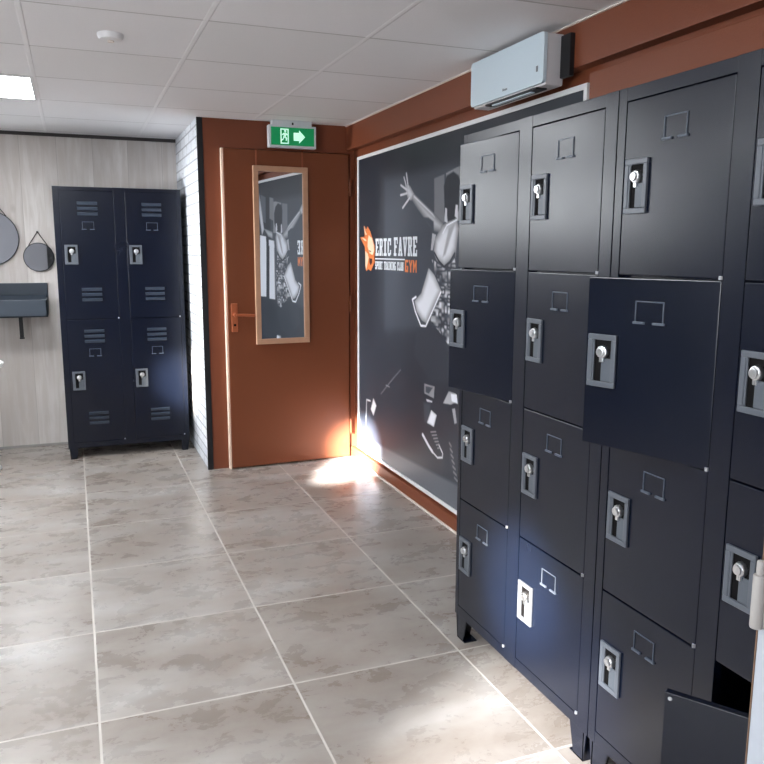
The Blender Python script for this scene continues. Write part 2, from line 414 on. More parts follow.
# ------------------------------------------------------------------ poster
PY0, PY1, PZ0, PZ1 = 2.447, 4.878, .086, 1.985
po = thing('wall_poster', 'large dark gym poster with white border on the right wall', 'poster', (XW, (PY0+PY1)/2, PZ0))
def pw(o):                      # parts below are given in world coordinates
    o.location = -po.location; return o
pw(MB().frame(PY0, PY1, PZ0, PZ1, .020, 'x', XW-.016, XW-.0005, .002).build('poster_border', M['white'], po))
SHAPES = json.loads('[{"n":"panel","p":[[4.416,1.813],[3.333,1.81],[3.298,1.029],[4.408,0.925]],"t":78,"soft":0.05},{"n":"lowband","p":[[4.725,0.184],[3.967,0.215],[3.368,0.24],[3.361,0.07],[4.613,0.05]],"t":105,"soft":0.02},{"n":"pillar","p":[[3.724,1.76],[3.607,1.771],[3.599,1.535],[3.718,1.565]],"t":112},{"n":"pillar2","p":[[3.588,1.774],[3.454,1.793],[3.4,1.793],[3.389,1.541],[3.579,1.535]],"t":135},{"n":"mback","p":[[3.311,1.835],[3.717,1.773],[3.707,1.561],[3.301,1.662]],"t":118,"ymax":3.42},{"n":"mback2","p":[[3.085,1.868],[3.212,1.84],[3.204,1.624],[3.109,1.648]],"t":95,"ymax":3.42},{"n":"pane","p":[[3.051,1.528],[3.203,1.515],[3.208,1.442],[3.046,1.459]],"t":205,"ymax":3.42},{"n":"pane","p":[[3.274,1.488],[3.472,1.471],[3.468,1.411],[3.271,1.437]],"t":205,"ymax":3.42},{"n":"pane","p":[[3.047,1.476],[3.21,1.467],[3.18,1.004],[3.014,1.001]],"t":205,"ymax":3.42},{"n":"pane","p":[[3.288,1.454],[3.425,1.448],[3.445,0.992],[3.259,0.992]],"t":205,"ymax":3.42},{"n":"hair","p":[[3.58,1.761],[3.509,1.775],[3.452,1.75],[3.416,1.699],[3.419,1.615],[3.486,1.547],[3.557,1.54],[3.596,1.586],[3.611,1.713]],"t":46,"soft":0.01},{"n":"arm","p":[[4.033,1.709],[3.976,1.702],[3.727,1.592],[3.609,1.535],[3.63,1.485],[3.716,1.496],[3.789,1.534],[3.925,1.614],[4.018,1.674]],"t":175,"rim":0.05,"rt":95},{"n":"armhi","p":[[3.994,1.699],[3.742,1.587],[3.71,1.565],[3.775,1.594],[3.979,1.682]],"t":205,"soft":0.01},{"n":"armdark","p":[[3.856,1.57],[3.773,1.527],[3.724,1.496],[3.725,1.546],[3.79,1.568]],"t":70,"soft":0.01},{"n":"palm","p":[[4.104,1.753],[4.038,1.748],[3.976,1.7],[4.018,1.665],[4.066,1.682],[4.092,1.72]],"t":185,"rim":0.03,"rt":120},{"n":"finger","l":[[4.061,1.743],[4.087,1.816]],"w":0.0119,"t":190},{"n":"finger","l":[[4.089,1.752],[4.12,1.798]],"w":0.011,"t":190},{"n":"finger","l":[[4.085,1.73],[4.164,1.759]],"w":0.0119,"t":190},{"n":"finger","l":[[4.077,1.709],[4.167,1.705]],"w":0.0119,"t":190},{"n":"finger","l":[[4.04,1.682],[4.135,1.634]],"w":0.0128,"t":190},{"n":"side","p":[[3.739,1.487],[3.695,1.479],[3.733,1.4],[3.756,1.4]],"t":165},{"n":"back","p":[[3.624,1.523],[3.557,1.54],[3.465,1.553],[3.435,1.505],[3.453,1.432],[3.471,1.354],[3.472,1.389],[3.507,1.351],[3.594,1.319],[3.687,1.349],[3.72,1.389],[3.72,1.4],[3.707,1.46],[3.658,1.495]],"t":205,"rim":0.06,"rt":120},{"n":"spine","p":[[3.549,1.508],[3.471,1.537],[3.532,1.457],[3.581,1.381],[3.611,1.368],[3.576,1.445]],"t":150,"soft":0.015},{"n":"tuft","p":[[3.592,1.608],[3.572,1.604],[3.565,1.534],[3.599,1.542]],"t":190},{"n":"tuft","p":[[3.477,1.618],[3.453,1.614],[3.451,1.549],[3.486,1.563]],"t":200},{"n":"strap","l":[[3.615,1.484],[3.571,1.522],[3.458,1.546]],"w":0.008,"t":215},{"n":"strap","l":[[3.712,1.389],[3.656,1.346],[3.594,1.319],[3.528,1.345],[3.479,1.386]],"w":0.01,"t":45},{"n":"marm","p":[[3.053,1.891],[3.1,1.763],[3.162,1.573],[3.1,1.522],[3.032,1.724]],"t":190,"ymax":3.3,"rim":0.03,"rt":130},{"n":"mshould","p":[[3.153,1.584],[3.446,1.537],[3.472,1.476],[3.26,1.514]],"t":175,"ymax":3.38,"rim":0.03,"rt":120},{"n":"bra","p":[[3.748,1.362],[3.695,1.342],[3.594,1.311],[3.506,1.342],[3.476,1.364],[3.461,1.295],[3.605,1.203],[3.628,1.215],[3.701,1.282]],"t":105,"noise":105},{"n":"belly","p":[[3.779,1.309],[3.708,1.276],[3.623,1.199],[3.711,1.114],[3.799,1.018],[3.858,1.027],[3.929,1.071],[3.957,1.126],[3.871,1.173],[3.827,1.238]],"t":208,"rim":0.05,"rt":140},{"n":"shirt","p":[[3.605,1.199],[3.506,1.259],[3.431,1.246],[3.448,0.958],[3.535,0.932],[3.644,0.991],[3.758,1.035],[3.695,1.108]],"t":105,"noise":115},{"n":"shorts","p":[[3.927,0.978],[3.757,1.021],[3.534,0.925],[3.445,0.893],[3.528,0.75],[3.748,0.716],[3.959,0.83]],"t":62,"soft":0.03},{"n":"band","l":[[3.94,1.15],[3.988,1.133],[3.947,1.07],[3.871,0.999],[3.807,1.002],[3.727,1.086],[3.626,1.192]],"w":0.011,"t":228},{"n":"faint","l":[[4.151,0.717],[4.309,0.622],[4.463,0.523]],"w":0.006,"t":115},{"n":"faint","l":[[4.378,0.591],[4.322,0.589]],"w":0.008,"t":130},{"n":"box","p":[[3.816,0.69],[3.686,0.695],[3.694,0.63],[3.814,0.637]],"t":140},{"n":"box","p":[[3.8,0.679],[3.707,0.685],[3.759,0.644],[3.799,0.646]],"t":80},{"n":"box","p":[[3.791,0.61],[3.711,0.613],[3.715,0.604],[3.78,0.597]],"t":190},{"n":"calf","p":[[3.824,0.586],[3.736,0.592],[3.754,0.477],[3.81,0.484]],"t":80,"soft":0.02},{"n":"dia","p":[[3.724,0.562],[3.654,0.548],[3.689,0.477],[3.776,0.482]],"t":225,"rim":0.02,"rt":190},{"n":"sole","l":[[3.83,0.404],[3.751,0.36],[3.702,0.339]],"w":0.02,"t":215},{"n":"sole","l":[[3.702,0.339],[3.638,0.322],[3.58,0.337],[3.577,0.36],[3.623,0.395]],"w":0.01,"t":210},{"n":"lace","l":[[3.727,0.441],[3.663,0.457]],"w":0.006,"t":160},{"n":"lace","l":[[3.709,0.427],[3.652,0.442]],"w":0.006,"t":160},{"n":"lace","l":[[3.691,0.413],[3.641,0.427]],"w":0.006,"t":160},{"n":"lace","l":[[3.674,0.4],[3.63,0.412]],"w":0.006,"t":160},{"n":"lace","l":[[3.657,0.386],[3.619,0.398]],"w":0.006,"t":160},{"n":"lace","l":[[3.639,0.373],[3.608,0.383]],"w":0.006,"t":160},{"n":"shoe","p":[[3.58,0.625],[3.517,0.698],[3.437,0.699],[3.417,0.664],[3.492,0.634]],"t":165},{"n":"shoe","p":[[3.494,0.689],[3.428,0.696],[3.416,0.651],[3.483,0.652]],"t":220},{"n":"shoe","p":[[3.476,0.614],[3.444,0.624],[3.422,0.555],[3.446,0.543]],"t":165},{"n":"lfoot","l":[[4.65,0.445],[4.72,0.441],[4.733,0.296],[4.708,0.152]],"w":0.01,"t":185},{"n":"lf","p":[[4.595,0.473],[4.54,0.434],[4.594,0.357],[4.644,0.392]],"t":205,"rim":0.02,"rt":170},{"n":"mark","l":[[3.5,0.433],[3.48,0.421]],"w":0.012,"t":125},{"n":"mark","l":[[3.489,0.405],[3.467,0.394]],"w":0.012,"t":125},{"n":"mark","l":[[3.478,0.377],[3.454,0.367]],"w":0.012,"t":125},{"n":"mark","l":[[3.467,0.35],[3.442,0.34]],"w":0.012,"t":125},{"n":"mark","l":[[3.456,0.322],[3.429,0.314]],"w":0.012,"t":125},{"n":"mark","l":[[3.446,0.295],[3.417,0.287]],"w":0.012,"t":125},{"n":"mark","l":[[3.435,0.268],[3.404,0.26]],"w":0.012,"t":125}]')  # lowband is a paler strip along the bottom of the sheet
def make_print():
    y = np.arange(PY0+.015, PY1-.013, .0055); z = np.arange(PZ0+.015, PZ1-.013, .0042)
    Yg, Zg = np.meshgrid(y, z, indexing='ij')
    def vnoise(sy, sz, seed):
        rs = np.random.RandomState(seed); t = rs.rand(64, 64)
        a = (Yg*sy) % 63; b = (Zg*sz) % 63
        i = a.astype(int); j = b.astype(int); fa = a-i; fb = b-j
        fa = fa*fa*(3-2*fa); fb = fb*fb*(3-2*fb)
        return (t[i, j]*(1-fa)+t[i+1, j]*fa)*(1-fb)+(t[i, j+1]*(1-fa)+t[i+1, j+1]*fa)*fb
    T = np.full(Yg.shape, 47.0)
    T += 14*np.clip((1.5-Zg)/1.2, 0, 1) + 6*(vnoise(6, 3, 1)-.5)
    def seg(py, pz, a, b):
        dx, dz = b[0]-a[0], b[1]-a[1]
        t = np.clip(((py-a[0])*dx+(pz-a[1])*dz)/(dx*dx+dz*dz+1e-12), 0, 1)
        return np.hypot(py-a[0]-t*dx, pz-a[1]-t*dz)
    for s in SHAPES:
        pts = s.get('p') or s['l']; pad = .06
        ys_, zs_ = [p[0] for p in pts], [p[1] for p in pts]
        i0, i1 = np.searchsorted(y, min(ys_)-pad), np.searchsorted(y, max(ys_)+pad)
        j0, j1 = np.searchsorted(z, min(zs_)-pad), np.searchsorted(z, max(zs_)+pad)
        if i1 <= i0 or j1 <= j0: continue
        a, b = Yg[i0:i1, j0:j1], Zg[i0:i1, j0:j1]
        dd = np.full(a.shape, 9.0)
        n = len(pts)
        closed = 'p' in s
        for k in range(n if closed else n-1): dd = np.minimum(dd, seg(a, b, pts[k], pts[(k+1) % n]))
        tone = np.full(a.shape, float(s['t']))
        if closed:
            ins = np.zeros(a.shape, bool)
            for k in range(n):
                (u1, v1), (u2, v2) = pts[k], pts[(k+1) % n]
                c = ((v1 > b) != (v2 > b)) & (a < (u2-u1)*(b-v1)/(v2-v1+1e-12)+u1)
                ins ^= c
            sd = np.where(ins, dd, -dd)
            soft = s.get('soft', .004)
            if 'rim' in s:
                q = np.clip(sd/s['rim'], 0, 1); tone = s['rt']+(tone-s['rt'])*np.sin(q*math.pi/2)
            if 'noise' in s:
                tone = tone+s['noise']*(2*np.abs(vnoise(30, 52, 5)[i0:i1, j0:j1]-.5)*1.6-.55)
            al = np.clip(sd/soft+.5, 0, 1)
        else:
            al = np.clip((s['w']/2-dd)/.004+.6, 0, 1)
        if 'ymax' in s: al = al*np.clip((s['ymax']-a)/.03, 0, 1)
        if s['n'] == 'panel': al = al*.75
        T[i0:i1, j0:j1] = T[i0:i1, j0:j1]*(1-al)+tone*al
    T = np.where(T > 85, 85+(T-85)*1.16, T)
    T = np.clip(T, 8, 248)/255
    tint = np.clip((.5-T)/.4, 0, 1)
    rgb = np.stack([T*(.985-.16*tint), T*(.995-.01*tint), np.minimum(T*(1.03+.20*tint), 1)], -1)
    rgb = np.where(rgb <= .04045, rgb/12.92, ((rgb+.055)/1.055)**2.4)
    ny, nz = Yg.shape
    co = np.stack([np.full(Yg.shape, XW-.0095), Yg, Zg], -1).reshape(-1, 3)
    I = np.arange(ny*nz).reshape(ny, nz)
    F = np.stack([I[:-1, :-1], I[:-1, 1:], I[1:, 1:], I[1:, :-1]], -1).reshape(-1, 4)
    me = bpy.data.meshes.new('printed_sheet')
    me.vertices.add(len(co)); me.vertices.foreach_set('co', co.ravel())
    me.loops.add(F.size); me.loops.foreach_set('vertex_index', F.ravel().astype(np.int32))
    me.polygons.add(len(F)); me.polygons.foreach_set('loop_start', np.arange(0, F.size, 4, dtype=np.int32))
    me.polygons.foreach_set('loop_total', np.full(len(F), 4, dtype=np.int32))
    me.update(calc_edges=True)
    ca = me.color_attributes.new('print', 'FLOAT_COLOR', 'POINT')
    ca.data.foreach_set('color', np.concatenate([rgb.reshape(-1, 3), np.ones((len(co), 1))], 1).ravel())
    me.materials.append(M['print'])
    o = bpy.data.objects.new('printed_sheet', me); COL.objects.link(o); o.parent = po
    return o
pw(make_print())
pw(MB().box(XW-.0085, XW-.001, PY0+.004, PY1-.004, PZ0+.004, PZ1-.004).build('backing_board', M['black'], po))

# slab lettering: polygons in a 0..1 box per letter (u to the right, v up)
def rc(a, b, c, e): return [(a, c), (b, c), (b, e), (a, e)]
GL = {
 'E': [rc(.05,.95,.0,.16), rc(.05,.95,.84,1), rc(.15,.45,.16,.84), rc(.45,.72,.43,.57), rc(.80,.95,.16,.32), rc(.80,.95,.68,.84)],
 'R': [rc(.03,.50,.0,.16), rc(.03,.75,.86,1), rc(.12,.42,.16,.86), rc(.42,.72,.44,.58), [(.72,.44),(.92,.52),(.92,.92),(.75,1),(.62,.86),(.66,.80),(.66,.62),(.62,.58)], [(.50,.44),(.76,.44),(.98,.0),(.70,.0)]],
 'I': [rc(.1,.9,.0,.16), rc(.1,.9,.84,1), rc(.32,.68,.16,.84)],
 'C': [[(.05,.2),(.25,.0),(.25,.2),(.38,.25),(.38,.75),(.25,.8),(.25,1),(.05,.8)], rc(.25,.75,.0,.18), rc(.25,.75,.82,1), rc(.70,.95,.60,1), rc(.72,.95,.08,.34)],
 'F': [rc(.05,.65,.0,.16), rc(.05,.95,.84,1), rc(.15,.45,.16,.84), rc(.45,.72,.42,.57), rc(.80,.95,.64,.84)],
 'A': [[(.10,.1),(.36,.1),(.58,1),(.36,1)], [(.64,.1),(.92,.1),(.64,1),(.42,1)], rc(.0,.42,.0,.14), rc(.56,1.0,.0,.14), rc(.34,.66,.26,.40)],
 'V': [[(.08,.9),(.34,.9),(.58,.0),(.40,.0)], [(.66,.9),(.92,.9),(.60,.0),(.44,.0)], rc(.0,.44,.86,1), rc(.56,1.0,.86,1)],
 'S': [rc(.1,.9,.0,.2), rc(.1,.9,.4,.6), rc(.1,.9,.8,1), rc(.1,.36,.6,.8), rc(.64,.9,.2,.4), rc(.1,.3,.2,.3), rc(.7,.9,.7,.8)],
 'P': [rc(.1,.4,.0,1), rc(.4,.9,.8,1), rc(.4,.9,.4,.58), rc(.66,.9,.58,.8)],
 'O': [rc(.08,.36,.0,1), rc(.64,.92,.0,1), rc(.36,.64,.0,.2), rc(.36,.64,.8,1)],
 'T': [rc(.05,.95,.8,1), rc(.35,.65,.0,.8), rc(.2,.8,.0,.14)],
 'N': [rc(.08,.34,.0,1), rc(.66,.92,.0,1), [(.30,1),(.34,.7),(.70,.0),(.70,.35)]],
 'G': [rc(.08,.36,.0,1), rc(.36,.9,.0,.2), rc(.36,.9,.8,1), rc(.64,.9,.2,.5), rc(.5,.9,.4,.52)],
 'L': [rc(.1,.4,.0,1), rc(.4,.92,.0,.2), rc(.76,.92,.2,.36)],
 'U': [rc(.08,.36,.0,1), rc(.64,.92,.0,1), rc(.36,.64,.0,.2)],
 'B': [rc(.08,.38,.0,1), rc(.38,.9,.0,.18), rc(.38,.85,.42,.58), rc(.38,.9,.82,1), rc(.66,.92,.18,.42), rc(.62,.88,.58,.82)],
 'Y': [[(.0,1),(.3,1),(.5,.62),(.7,1),(1,1),(.65,.45),(.65,.0),(.35,.0),(.35,.45)]],
 'M': [rc(.04,.26,.0,1), rc(.74,.96,.0,1), [(.26,1),(.26,.65),(.5,.2),(.74,.65),(.74,1),(.5,.55)]],
}
def letters(txt, y0, y1, z0, z1, mb, gap=.10, sp=.5, t=.0012):
    n = sum(sp if c == ' ' else 1 for c in txt); adv = (y0-y1)/n; y = y0
    for c in txt:
        if c == ' ': y -= adv*sp; continue
        for p in GL[c]:
            mb.prism([(y-adv*(gap/2+u*(1-gap)), z0+(z1-z0)*v) for u, v in p], 'x', XW-.0095-t, XW-.0090)
        y -= adv
    return mb
pw(letters('ERIC', 4.565, 4.300, 1.367, 1.470, MB()).build('brand_lettering', M['cell_white'], po))
pw(letters('FAVRE', 4.268, 3.925, 1.368, 1.474, MB()).build('brand_lettering', M['cell_white'], po))
for wd_, ya, yb in (('SPORT', 4.565, 4.440), ('TRAINING', 4.420, 4.230), ('CLUB', 4.212, 4.115)):
    pw(letters(wd_, ya, yb, 1.286, 1.334, MB(), .12).build('club_lettering', M['cell_white'], po))
pw(MB().box(XW-.0107, XW-.009, 4.10, 4.565, 1.3455, 1.353).build('divider_line', M['cell_white'], po))
pw(letters('GYM', 4.100, 3.930, 1.280, 1.348, MB(), .08).build('orange_lettering', M['cell_orange'], po))
em = MB()
em.prism([(4.765,1.555),(4.723,1.528),(4.698,1.547),(4.649,1.513),(4.617,1.476),(4.577,1.431),(4.568,1.392),(4.584,1.353),(4.568,1.331),(4.608,1.302),(4.641,1.273),(4.682,1.284),(4.724,1.269),(4.741,1.3),(4.74,1.369),(4.749,1.42),(4.8,1.455),(4.834,1.482),(4.757,1.486),(4.749,1.512)], 'x', XW-.0107, XW-.009, 0)
def e6(pts):                      # sketch units -> metres on the sheet
    return [(4.834-(u-55)*.00163-(u-55)**2*.0000002, 1.558-(v-113)*.000575) for u, v in pts]
em.prism(e6([(150,225),(185,262),(206,340),(207,395),(190,438),(160,420),(138,350),(140,290)]), 'x', XW-.0115, XW-.0105, 1)
em.prism(e6([(113,395),(140,425),(150,470),(132,560),(121,600),(114,540)]), 'x', XW-.0115, XW-.0105, 1)
em.prism(e6([(98,128),(112,180),(128,215),(118,225),(104,185)]), 'x', XW-.0115, XW-.0105, 1)
em.prism(e6([(75,250),(110,262),(130,290),(108,285)]), 'x', XW-.0115, XW-.0105, 1)
em.prism(e6([(158,472),(188,478),(186,520),(172,548),(158,515)]), 'x', XW-.0117, XW-.0105, 2)
em.prism(e6([(150,385),(182,398),(165,404)]), 'x', XW-.0119, XW-.0105, 2)
pw(em.build('flame_head_emblem', [M['cell_orange'], M['cell_cream'], M['cell_dark']], po))

# ------------------------------------------------------------------ wall heater
hx, hy0, hy1, hz0, hz1 = 1.600, 2.530, 3.082, 1.980, 2.166
he = thing('wall_heater', 'white wall-mounted fan heater on the orange beam above lockers', 'heater', (1.69, (hy0+hy1)/2, hz0))
def hw(o): o.location = -he.location; return o
b = MB(); t = bmesh.new(); b.box(hx+.012, 1.687, hy0+.003, hy1-.003, hz0+.004, hz1-.003, .008)
hw(b.build('casing', M['heater_side'], he, smooth=True))
def rrect(y0, y1, z0, z1, r, n=6):
    o = []
    for cy, cz, a0 in ((y1-r, z1-r, 0), (y0+r, z1-r, 90), (y0+r, z0+r, 180), (y1-r, z0+r, 270)):
        for k in range(n+1):
            a = R(a0+90*k/n); o.append((cy+r*math.cos(a), cz+r*math.sin(a)))
    return o
hw(MB().prism(rrect(hy0, hy1, hz0+.012, hz1, .014), 'x', hx, hx+.014).build('front_panel', M['heater'], he))
sl = MB().box(hx+.004, hx+.05, hy0+.05, hy1-.12, hz0-.002, hz0+.005, .001)
hw(sl.build('outlet_slot', M['black'], he))
hw(MB().box(hx+.012, hx+.030, hy0+.10, hy1-.16, hz0-.007, hz0-.002, .002).build('outlet_flap', M['heater'], he))
hw(MB().box(hx-.0012, hx+.001, hy0+.035, hy0+.047, hz0+.055, hz0+.075).build('display_mark', M['grey'], he))
lg = MB()
for k, (a, b_) in enumerate(((0, .006), (.009, .006), (.018, .008), (.029, .005))): lg.box(hx-.001, hx+.001, 2.815-a-b_*.9, 2.815-a, hz0+.030, hz0+.037+(.003 if k == 0 else 0))
hw(lg.build('maker_mark', M['grey'], he))
hw(MB().box(1.672, 1.6915, hy0-.055, hy1-.02, hz0+.03, hz1-.012, .002).build('mounting_bracket', M['black'], he))

# ------------------------------------------------------------------ lockers
def latch_parts(door, u, z, wid=.078, hei=.125):
    """pull latch on a door whose face is the local plane y=0 (outside is -y); u = left edge, z = top"""
    f = MB().frame(u, u+wid, z-hei, z, .013, 'y', -.007, 0, .002); f.box(u+.013, u+.018, -.005, 0, z-hei+.013, z-.013)
    la = f.build('latch', M['latch'], door)
    o = [la, MB().box(u+.012, u+wid-.012, -.002, -.0005, z-hei+.012, z-.012).build('latch_pocket', M['pocket'], door)]
    o.append(MB().box(u+.038, u+wid-.014, -.0045, -.001, z-hei+.014, z-.056, .001).build('paddle', M['paddle'], door))
    k = MB(); c = (u+wid*.53, z-.041)
    k.cyl((c[0], -.001, c[1]), (c[0], -.011, c[1]), .0165, r2=.0145, seg=10, bev=.002); k.cyl((c[0], -.010, c[1]), (c[0], -.017, c[1]), .0105, seg=20, bev=.002)
    k.box(c[0]-.0015, c[0]+.0015, -.0175, -.010, c[1]-.006, c[1]+.006); k.box(c[0]-.006, c[0]+.004, -.009, -.001, c[1]-.024, c[1]-.010, .001)
    o.append(k.build('lock', M['chrome'], door))
    return o
def label_parts(door, u, z, w, h):
    f = MB(); a, b = -.0022, 0.001
    f.box(u, u+w, a, b, z-.0025, z, .0006); f.box(u, u+.0025, a, b, z-h, z, .0006); f.box(u+w-.0025, u+w, a, b, z-h, z, .0006)
    g = w*.42
    f.box(u-.004, u-.004+g, -.0045, b, z-h-.002, z-h+.0035, .001); f.box(u+w+.004-g, u+w+.004, -.0045, b, z-h-.002, z-h+.0035, .001)
    return f.build('label_holder', M['label'], door)
def door_mesh(w, h):
    return MB().box(.0015, w-.0015, 0, .017, -h+.002, -.002, .0022)
def copy_tree(o, parent):
    c = o.copy(); COL.objects.link(c); c.parent = parent
    for ch in list(o.children): copy_tree(ch, c)
    return c

# a door template lives in its own frame: hinge axis at x=w (right), top at z=0
W4, H4 = .333, .405
def make_door_four():
    e = door_mesh(W4, H4).build('door', M['locker'])
    latch_parts(e, .012, -.135)
    label_parts(e, .133, -.052, .072, .050)
    p = MB().cyl((W4-.004, -.001, -H4+.0005), (W4-.004, -.001, -H4+.008), .0042, seg=10); p.build('hinge_pin', M['steel'], e)
    return e
LH = 1.776; ZT = 1.744
def carcass(x_front, depth, width, stiles, rows, height, zbot, n, ztop, lip):
    """open-fronted cabinet: local x = along the front (0..width), y = depth, front at y=0"""
    b = MB(); t = .012
    h1 = height-.0015
    b.box(.0004, t, .006, depth, zbot+.001, h1); b.box(width-t, width-.0004, .006, depth, zbot+.001, h1)
    b.box(t-.002, width-t+.002, depth-t, depth-.0005, zbot+.001, h1); b.box(.001, width-.001, .006, depth-.001, height-t, height-.0008); b.box(.001, width-.001, .006, depth-.001, zbot+.0008, zbot+t)
    for (a, c) in stiles: b.box(a, c, 0, .022, zbot, height, .0012)
    b.box(.001, width-.001, 0.0006, .021, ztop, height-.0006, .0012); b.box(.001, width-.001, 0.0006, .021, zbot+.0006, rows[-1], .0012)
    mid = stiles[1]
    b.box((mid[0]+mid[1])/2-.008, (mid[0]+mid[1])/2+.008, .018, depth-.004, zbot+.004, height-.004)
    for z in rows[:-1]:
        b.box(.005, width-.005, .020, depth-.005, z-.006, z+.006)
    return b
def rows_of(z, h, n): return [z-h*(k+1) for k in range(n)]

def wall_locker(label, y_far, xs, ajar, labels, skip_latch=None):
    """two columns of four doors; local x runs from the far end towards the camera"""
    width = xs[-1]
    o = thing('locker', label, 'locker', (1.238, y_far, 0), None, -math.pi/2)
    rows = rows_of(ZT, H4, 4)
    st = [(0, xs[0]), (xs[1], xs[2]), (xs[3], width)]
    bd = carcass(0, .462, width, st, rows, LH, .088, 4, ZT, 0)
    bd.build('cabinet_body', [M['locker']], o)
    MB().box(.03, width-.03, .30, .46, .105, LH-.03).build('inner_lining', M['inside'], o) if False else None
    for a in (.018, width-.078):
        for y, q in ((0.002, 0), (.380, 1)):
            lgm = MB(); z1 = .090
            if a < .1: lgm.prism([(a-.012, z1), (a+.066, z1), (a+.044, 0), (a+.0, 0)], 'y', y, y+.004)
            else: lgm.prism([(a-.006, z1), (a+.072, z1), (a+.062, 0), (a+.016, 0)], 'y', y, y+.004)
            sx = a if a < .1 else a+.058
            lgm.prism([(y, z1), (y+.075, z1), (y+.050, 0), (y, 0)], 'x', sx, sx+.004)
            lgm.box(a, a+.058, y, y+.05, 0, .004)
            lgm.build('leg', M['locker'], o)
    for ci, x0 in enumerate((xs[0], xs[2])):
        for r in range(4):
            dr = copy_tree(DOOR4, o) if (ci, r) not in (skip_latch or ()) else copy_tree(DOOR4_PLAIN, o)
            ang = R(ajar.get((ci, r), 0))
            # door origin is its left edge; rotate about the right (hinge) edge
            hx_, hz_ = x0+W4, ZT-H4*r
            dr.rotation_euler = (0, 0, ang)
            dr.location = (hx_-W4*math.cos(ang), .0005-W4*math.sin(ang), hz_)
            if (ci, r) in labels: dr['label'] = labels[(ci, r)]
    return o
DOOR4 = make_door_four()
DOOR4_PLAIN = door_mesh(W4, H4).build('door', M['locker'])
MB().cyl((.012, -.0015, -.014), (.012, .001, -.014), .004, seg=10).build('rivet', M['steel'], DOOR4_PLAIN)
wall_locker('farther of two black four-tier lockers on the right wall, beside the poster', 2.427, (.022, .355, .424, .757, .805),
            {(0, 0): 4.5, (0, 1): 10}, {(0, 1): 'navy door standing ajar', (0, 0): 'top door slightly ajar'})
wall_locker('nearer of two black four-tier lockers on the right wall, with wide-open doors', 1.619, (.029, .362, .419, .752, .80),
            {(0, 1): 17, (1, 3): 33}, {(0, 1): 'navy door standing ajar', (1, 3): 'bottom door swung open'}, {(1, 3)})
def drop(o):
    for c in list(o.children): drop(c)
    bpy.data.objects.remove(o)
drop(DOOR4); drop(DOOR4_PLAIN)

# far locker with two columns of two louvred doors
W2, H2 = .332, .832
def make_door_two():
    e = door_mesh(W2, H2).build('door', M['locker'])
    x0, x1 = .106, .232
    for z in (-.076, -.110, -.144, -.632, -.666, -.700):
        MB().prism([(-.0005, z-.013), (-.008, z+.001), (-.008, z+.004), (-.0005, z+.007)], 'x', x0, x1).build('louvre', M['louvre'], e)
    label_parts(e, .132, -.197, .072, .050)
    latch_parts(e, .016, -.346, .080, .126)
    MB().cyl((W2-.004, -.001, -H2+.001), (W2-.004, -.001, -H2+.009), .0042, seg=10).build('hinge_pin', M['steel'], e)
    return e
fl = thing('locker', 'black two-tier louvred locker against the plank wall', 'locker', (-.095, 5.556, 0))
xs = (.037, .369, .439, .771, .800)
rws = rows_of(1.776, H2, 2)
carcass(0, .466, .80, [(0, xs[0]), (xs[1], xs[2]), (xs[3], xs[4])], rws, 1.800, .075, 2, 1.776, 0).build('cabinet_body', M['locker'], fl)
for a in (.012, .748):
    for y in (.002, .41):
        lgm = MB(); z1 = .078
        lgm.prism([(a-.006, z1), (a+.050, z1), (a+.040, 0), (a, 0)], 'y', y, y+.004)
        lgm.prism([(y, z1), (y+.055, z1), (y+.045, 0), (y, 0)], 'x', a if a < .1 else a+.036, (a if a < .1 else a+.036)+.004)
        lgm.box(a, a+.04, y, y+.045, 0, .004); lgm.build('leg', M['locker'], fl)
D2 = make_door_two()
for ci, x0 in enumerate((xs[0], xs[2])):
    for r in range(2):
        dr = copy_tree(D2, fl); ang = R(1.2 if (ci, r) == (1, 1) else 0)
        dr.rotation_euler = (0, 0, ang)
        dr.location = (x0+W2-W2*math.cos(ang), .0005-W2*math.sin(ang), 1.776-H2*r)
drop(D2)

# ------------------------------------------------------------------ small things
def round_mirror(label, cx, cz, r, hook, grp=None):
    o = thing('round_mirror', label, 'mirror', (cx, YB, cz-r))
    MB().cyl((0, -.018, r), (0, -.002, r), r, seg=72, bev=.003).build('mirror_rim', M['black'], o, smooth=True)
    MB().cyl((0, -.0195, r), (0, -.0175, r), r-.005, seg=72).build('mirror_glass', M['mirror'], o)
    a = R(52); st = MB()
    for s in (-1, 1): st.tube([(s*r*math.cos(a)*1.0, -.010, r+r*math.sin(a)), (0, -.012, hook-cz+r)], .0032, 8)
    st.build('hanging_strap', M['leather'], o)
    MB().cyl((0, -.024, hook-cz+r), (0, 0, hook-cz+r), .006, seg=14).build('hook', M['black'], o)
    return o
round_mirror('small round mirror on a leather strap beside the far locker', -.214, 1.347, .100, 1.520)
round_mirror('larger round mirror hanging above the basin at left edge', -.5175, 1.476, .1875, 1.78)

